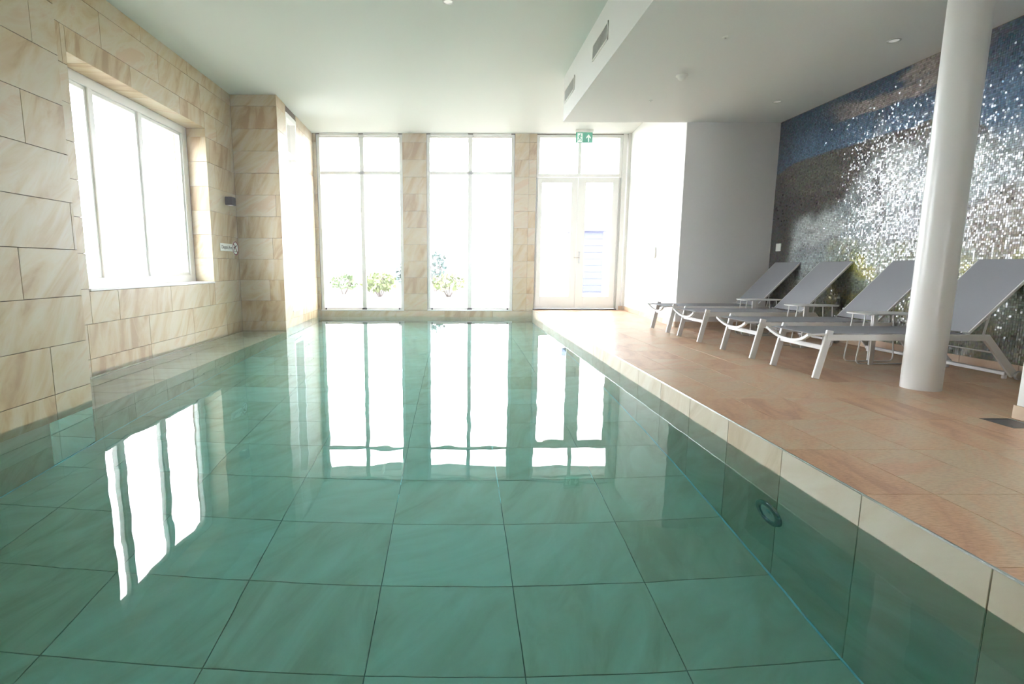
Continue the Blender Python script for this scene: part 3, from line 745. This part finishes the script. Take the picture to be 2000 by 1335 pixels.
ex = empty('exit_sign', (2.54, 10.80, CE)); tag(ex, 'green running-man exit sign hanging from the ceiling above the glazed doors', 'sign')
MB().box(-.17, .17, -.04, .04, -.05, 0).build('housing', M_frame, ex, bevel=.004)
MB().box(-.163, .163, -.006, .006, -.25, -.05).build('panel', M_green, ex, bevel=.001)
f = MB(); y = -.0075
def poly(pts): 
    k = len(pts); f.add([(x, y, z) for x, z in pts] + [(x, y + .0012, z) for x, z in pts], [tuple(range(k)), tuple(range(2 * k - 1, k - 1, -1))] + [((i + 1) % k, i, i + k, (i + 1) % k + k) for i in range(k)])
poly([(-.135, -.24), (-.035, -.24), (-.035, -.068), (-.135, -.068)])
poly([(.075, -.23), (.095, -.23), (.095, -.14), (.13, -.17), (.13, -.145), (.085, -.085), (.04, -.145), (.04, -.17), (.075, -.14)])
f.build('pictogram', M_pict, ex)
f = MB(); y = -.0092
f.lathe([(0, -.0102), (.012, -.0102), (.012, -.0088), (0, -.0088)], (-.078, 0, -.088), 'y', 14)
for a, b2, w_ in (((-.082, -.105), (-.092, -.155), .022), ((-.09, -.15), (-.060, -.18), .013), ((-.060, -.18), (-.062, -.215), .012), ((-.092, -.155), (-.105, -.19), .013), ((-.105, -.19), (-.13, -.20), .011), ((-.08, -.108), (-.055, -.13), .009), ((-.055, -.13), (-.042, -.12), .008), ((-.085, -.108), (-.112, -.118), .009), ((-.112, -.118), (-.122, -.142), .008)):
    f.bar((a[0], y, a[1]), (b2[0], y, b2[1]), .0012, w_, (0, 1, 0))
f.build('running_figure', M_green, ex)

# switch plate on the mosaic, oval unit on the white wall
sw = empty('switch_plate', (XM - .004, 7.68, 1.33)); tag(sw, 'small square white switch plate low on the mosaic wall by the grey wall', 'switch')
MB().box(-.010, .004, -.055, .055, -.055, .055).build('plate', M_signw, sw, bevel=.004)
MB().box(-.014, -.008, -.030, .030, -.034, .034).build('rocker', M_signw, sw, bevel=.003)
xx = p0 + ud * ((9.05 - 7.9) / ud.y)
du = empty('wall_unit', (xx.x, xx.y, 1.29), math.atan2(-ud.x, ud.y)); tag(du, 'slim oval white unit fixed to the bright white side wall', 'fixture')
f = MB(); prof = []
k = 28
ring = [(.055 * math.cos(2 * math.pi * i / k), .095 * math.sin(2 * math.pi * i / k)) for i in range(k)]
f.add([(0.0, a, z) for a, z in ring] + [(-.02, a, z) for a, z in ring] + [(-.03, a * .8, z * .88) for a, z in ring], [(i, (i + 1) % k, (i + 1) % k + k, i + k) for i in range(k)] + [(i + k, (i + 1) % k + k, (i + 1) % k + 2 * k, i + 2 * k) for i in range(k)] + [tuple(range(2 * k, 3 * k))])
f.build('cover', M_frame, du, smooth=True)
MB().tube([(-.031, .03 * math.cos(t), .06 * math.sin(t)) for t in [2 * math.pi * i / 20 for i in range(21)]], .003, 6).build('seam', M_alu, du)

# ------------------------------------------------------------------ ceiling fittings
def vent(yc, lb):
    v = empty('air_vent', (1.545, yc, 3.425)); tag(v, lb, 'vent', 'air vents in the side of the dropped ceiling')
    L_, H_ = .60, .18
    f = MB()
    for q in ((-L_ / 2, L_ / 2, H_ / 2 - .018, H_ / 2), (-L_ / 2, L_ / 2, -H_ / 2, -H_ / 2 + .018), (-L_ / 2, -L_ / 2 + .018, -H_ / 2, H_ / 2), (L_ / 2 - .018, L_ / 2, -H_ / 2, H_ / 2)):
        f.box(-.010, .002, q[0], q[1], q[2], q[3])
    f.build('frame', M_frame, v)
    MB().box(-.001, .0, -L_ / 2 + .018, L_ / 2 - .018, -H_ / 2 + .018, H_ / 2 - .018).build('recess', M_vent, v)
    for i in range(20):
        yy = -L_ / 2 + .03 + i * (L_ - .06) / 19
        MB().box(-.008, -.002, yy - .005, yy + .005, -H_ / 2 + .018, H_ / 2 - .018).build('slat', M_alu, v)
vent(5.985, 'louvred air vent nearer the camera in the side of the dropped ceiling')
vent(7.50, 'louvred air vent at the far end of the dropped ceiling side')
def downlight(x, y, z, lb, r=.055):
    v = empty('downlight', (x, y, z)); tag(v, lb, 'lamp', 'recessed downlights')
    MB().lathe([(r * .72, .0), (r * .75, -.006), (r, -.005), (r * 1.02, 0)], k=28, caps=False).build('trim_ring', M_alu, v, smooth=True)
    MB().lathe([(0, -.0015), (r * .72, -.0015), (r * .72, 0.0)], k=28).build('lens', M_lens, v)
    return v
downlight(4.032, 5.145, SO, 'recessed downlight in the dropped ceiling left of the column top')
downlight(4.047, 6.931, SO, 'recessed downlight in the dropped ceiling near the far grey wall')
downlight(-.085, 5.78, CE, 'recessed downlight in the high ceiling above the pool, at the top edge of the view', .06)
dt = empty('presence_detector', (2.462, 6.035, SO)); tag(dt, 'white dome-shaped detector on the dropped ceiling', 'detector')
MB().lathe([(.062, 0), (.060, -.012), (.045, -.018)], k=28).build('base_ring', M_signw, dt, smooth=True)
MB().lathe([(.044, -.016), (.040, -.035), (.028, -.050), (.012, -.057), (0, -.058)], k=24).build('dome', M_signw, dt, smooth=True)
for i, (x, y, lb) in enumerate(((2.445, 5.077, 'tiny white ceiling sensor in front of the detector, nearer the camera'), (2.442, 6.90, 'tiny white ceiling sensor beyond the detector, near the far edge of the dropped ceiling'))):
    s_ = empty('ceiling_sensor', (x, y, SO)); tag(s_, lb, 'sensor', 'small ceiling sensors')
    MB().lathe([(.024, 0), (.022, -.006), (.012, -.008)], k=20).build('rosette', M_signw, s_, smooth=True)
    MB().lathe([(.008, -.006), (.008, -.016), (0, -.018)], k=12).build('tip', M_chrome, s_)

# ------------------------------------------------------------------ pool jet and floor drain
jt = empty('pool_jet', (XE, 2.56, -.56)); tag(jt, 'round chrome water jet set in the pool wall under the deck edge', 'jet')
MB().lathe([(.068, -.002), (.070, -.016), (.085, -.020), (.104, -.014), (.108, -.004), (.108, 0.0)], (0, 0, 0), 'x', 40, caps=False).build('flange', M_jet, jt, smooth=True)
MB().lathe([(0, -.003), (.068, -.003), (.069, -.010)], (0, 0, 0), 'x', 32).build('bowl', M_steel, jt)
MB().lathe([(0, -.016), (.030, -.015), (.036, -.008), (.036, -.003)], (0, 0, 0), 'x', 24).build('nozzle', M_steel, jt, smooth=True)
dr = empty('floor_drain', ((cx0 + cx1) / 2, (cy0 + cy1) / 2, DK)); tag(dr, 'square dark metal floor drain in the deck beside the white wall end', 'drain')
hx, hy = (cx1 - cx0) / 2 - .003, (cy1 - cy0) / 2 - .003
f = MB()
for q in ((-hx, hx, -hy, -hy + .012), (-hx, hx, hy - .012, hy), (-hx, -hx + .012, -hy + .012, hy - .012), (hx - .012, hx, -hy + .012, hy - .012)): f.box(q[0], q[1], q[2], q[3], -.01, .0)
M_drain = mat('dull_dark_steel', (.16, .165, .17), .45, metal=.7)
f.build('rim', M_drain, dr)
MB().box(-hx + .012, hx - .012, -hy + .012, hy - .012, -.01, -.003).build('cover_plate', M_drain, dr)
for x in (-.05, .05): MB().lathe([(0, -.0028), (.006, -.0028), (.006, -.0035)], (x, -.05, 0), k=10).build('screw', M_dark, dr)

# ------------------------------------------------------------------ outdoors: terrace, lawn, shrubs, a house
M_terr = mat('grey_brown_paving', (.17, .155, .13), .9, spec=.1)
M_leaf = [mat('green_leaves', (.07, .11, .04), .7, spec=.2), mat('yellow_green_leaves', (.13, .165, .06), .7, spec=.2), mat('blue_green_leaves', (.05, .08, .07), .7, spec=.2)]
M_bark = mat('grey_bark', (.10, .08, .07), .8)
tg = struct(MB().box(-60, 60, YF + .34, 90, -.25, .02).box(-60, -4.3, -20, YF + .34, -.25, .02).build('terrace_ground', M_terr))
cn = empty('canopy', (.3, YF + .34, 3.86)); tag(cn, 'white timber eaves with joists outside above the tall windows', 'canopy')
M_eave = mat('white_painted_timber', (.72, .74, .72), .6)
MB().box(-4.6, 5.0, 0.0, .92, .07, .16).build('deck_board', M_eave, cn)
MB().box(-4.6, 5.0, .92, .96, -.02, .18).build('fascia', M_eave, cn, bevel=.004)
for k in range(20): MB().box(-4.4 + .46 * k, -4.33 + .46 * k, 0.0, .92, -.03, .07).build('joist', M_eave, cn)
def shrub(name, x, y, hgt, rad, m, lb, n=380, lo=.2):
    r = empty(name, (x, y, .02)); tag(r, lb, 'shrub', 'shrubs beyond the terrace')
    s = MB()
    for i in range(9):
        a = random.uniform(0, 6.28); s.tube([(0.05 * math.cos(a), .05 * math.sin(a), 0), (rad * .5 * math.cos(a), rad * .5 * math.sin(a), hgt * .5), (rad * .8 * math.cos(a + .3), rad * .8 * math.sin(a + .3), hgt * .85)], .02, 5)
    s.build('stems', M_bark, r)
    f = MB()
    for i in range(n):
        th, ph = random.uniform(0, 6.28), math.acos(random.uniform(-.8, 1)); q = random.uniform(.55, 1.0)
        c = Vector((rad * q * math.sin(ph) * math.cos(th), rad * q * math.sin(ph) * math.sin(th), hgt * (.55 + .45 * q * math.cos(ph))))
        if c.z < lo * hgt: continue
        d1_ = Vector((random.gauss(0, 1), random.gauss(0, 1), random.gauss(0, 1))).normalized(); d2_ = d1_.cross(Vector((random.gauss(0, 1), random.gauss(0, 1), random.gauss(0, 1)))).normalized()
        l_, w_ = random.uniform(.09, .16), random.uniform(.03, .06)
        f.add([c - d1_ * l_, c + d2_ * w_, c + d1_ * l_, c - d2_ * w_], [(0, 1, 2, 3)])
    o = f.build('foliage', m, r); o['kind'] = 'stuff'
shrub('shrub', -2.62, 18.0, .85, .62, M_leaf[1], 'pale yellow-green shrub outside the left tall window, right of its mullion')
shrub('shrub', -1.62, 19.6, 1.35, .62, M_leaf[2], 'darker blue-green shrub outside at the right edge of the left tall window')
shrub('shrub', -4.2, 19.6, .8, .55, M_leaf[0], 'low sparse shrub outside, left of the mullion of the left tall window', n=160)
shrub('shrub', -.85, 22.0, 1.75, .5, M_leaf[2], 'upright blue-green shrub outside at the left edge of the middle tall window', n=300)
shrub('shrub', -.25, 18.0, .8, .6, M_leaf[1], 'low yellow-green shrub outside the middle tall window', n=200)

sh = empty('garden_shed', (5.3, 21.0, .02)); tag(sh, 'small blue-grey timber shed seen faintly through the right door leaf', 'shed')
M_shed = mat('blue_grey_timber', (.06, .065, .12), .7, spec=.2)
for k in range(9): MB().box(-.55, .55, -.012, .0, .05 + .26 * k, .29 + .26 * k).build('board', M_shed, sh, bevel=.004)
MB().box(-.55, .55, .0, 1.2, .0, 2.42).build('shed_body', M_shed, sh)
MB().add([(-.7, -.15, 2.42), (.7, -.15, 2.42), (.7, 1.35, 2.42), (-.7, 1.35, 2.42), (-.7, -.15, 2.56), (.7, -.15, 2.56), (.7, 1.35, 2.75), (-.7, 1.35, 2.75)], [(3, 2, 1, 0), (4, 5, 6, 7), (0, 1, 5, 4), (1, 2, 6, 5), (2, 3, 7, 6), (3, 0, 4, 7)]).build('roof', M_shed, sh)
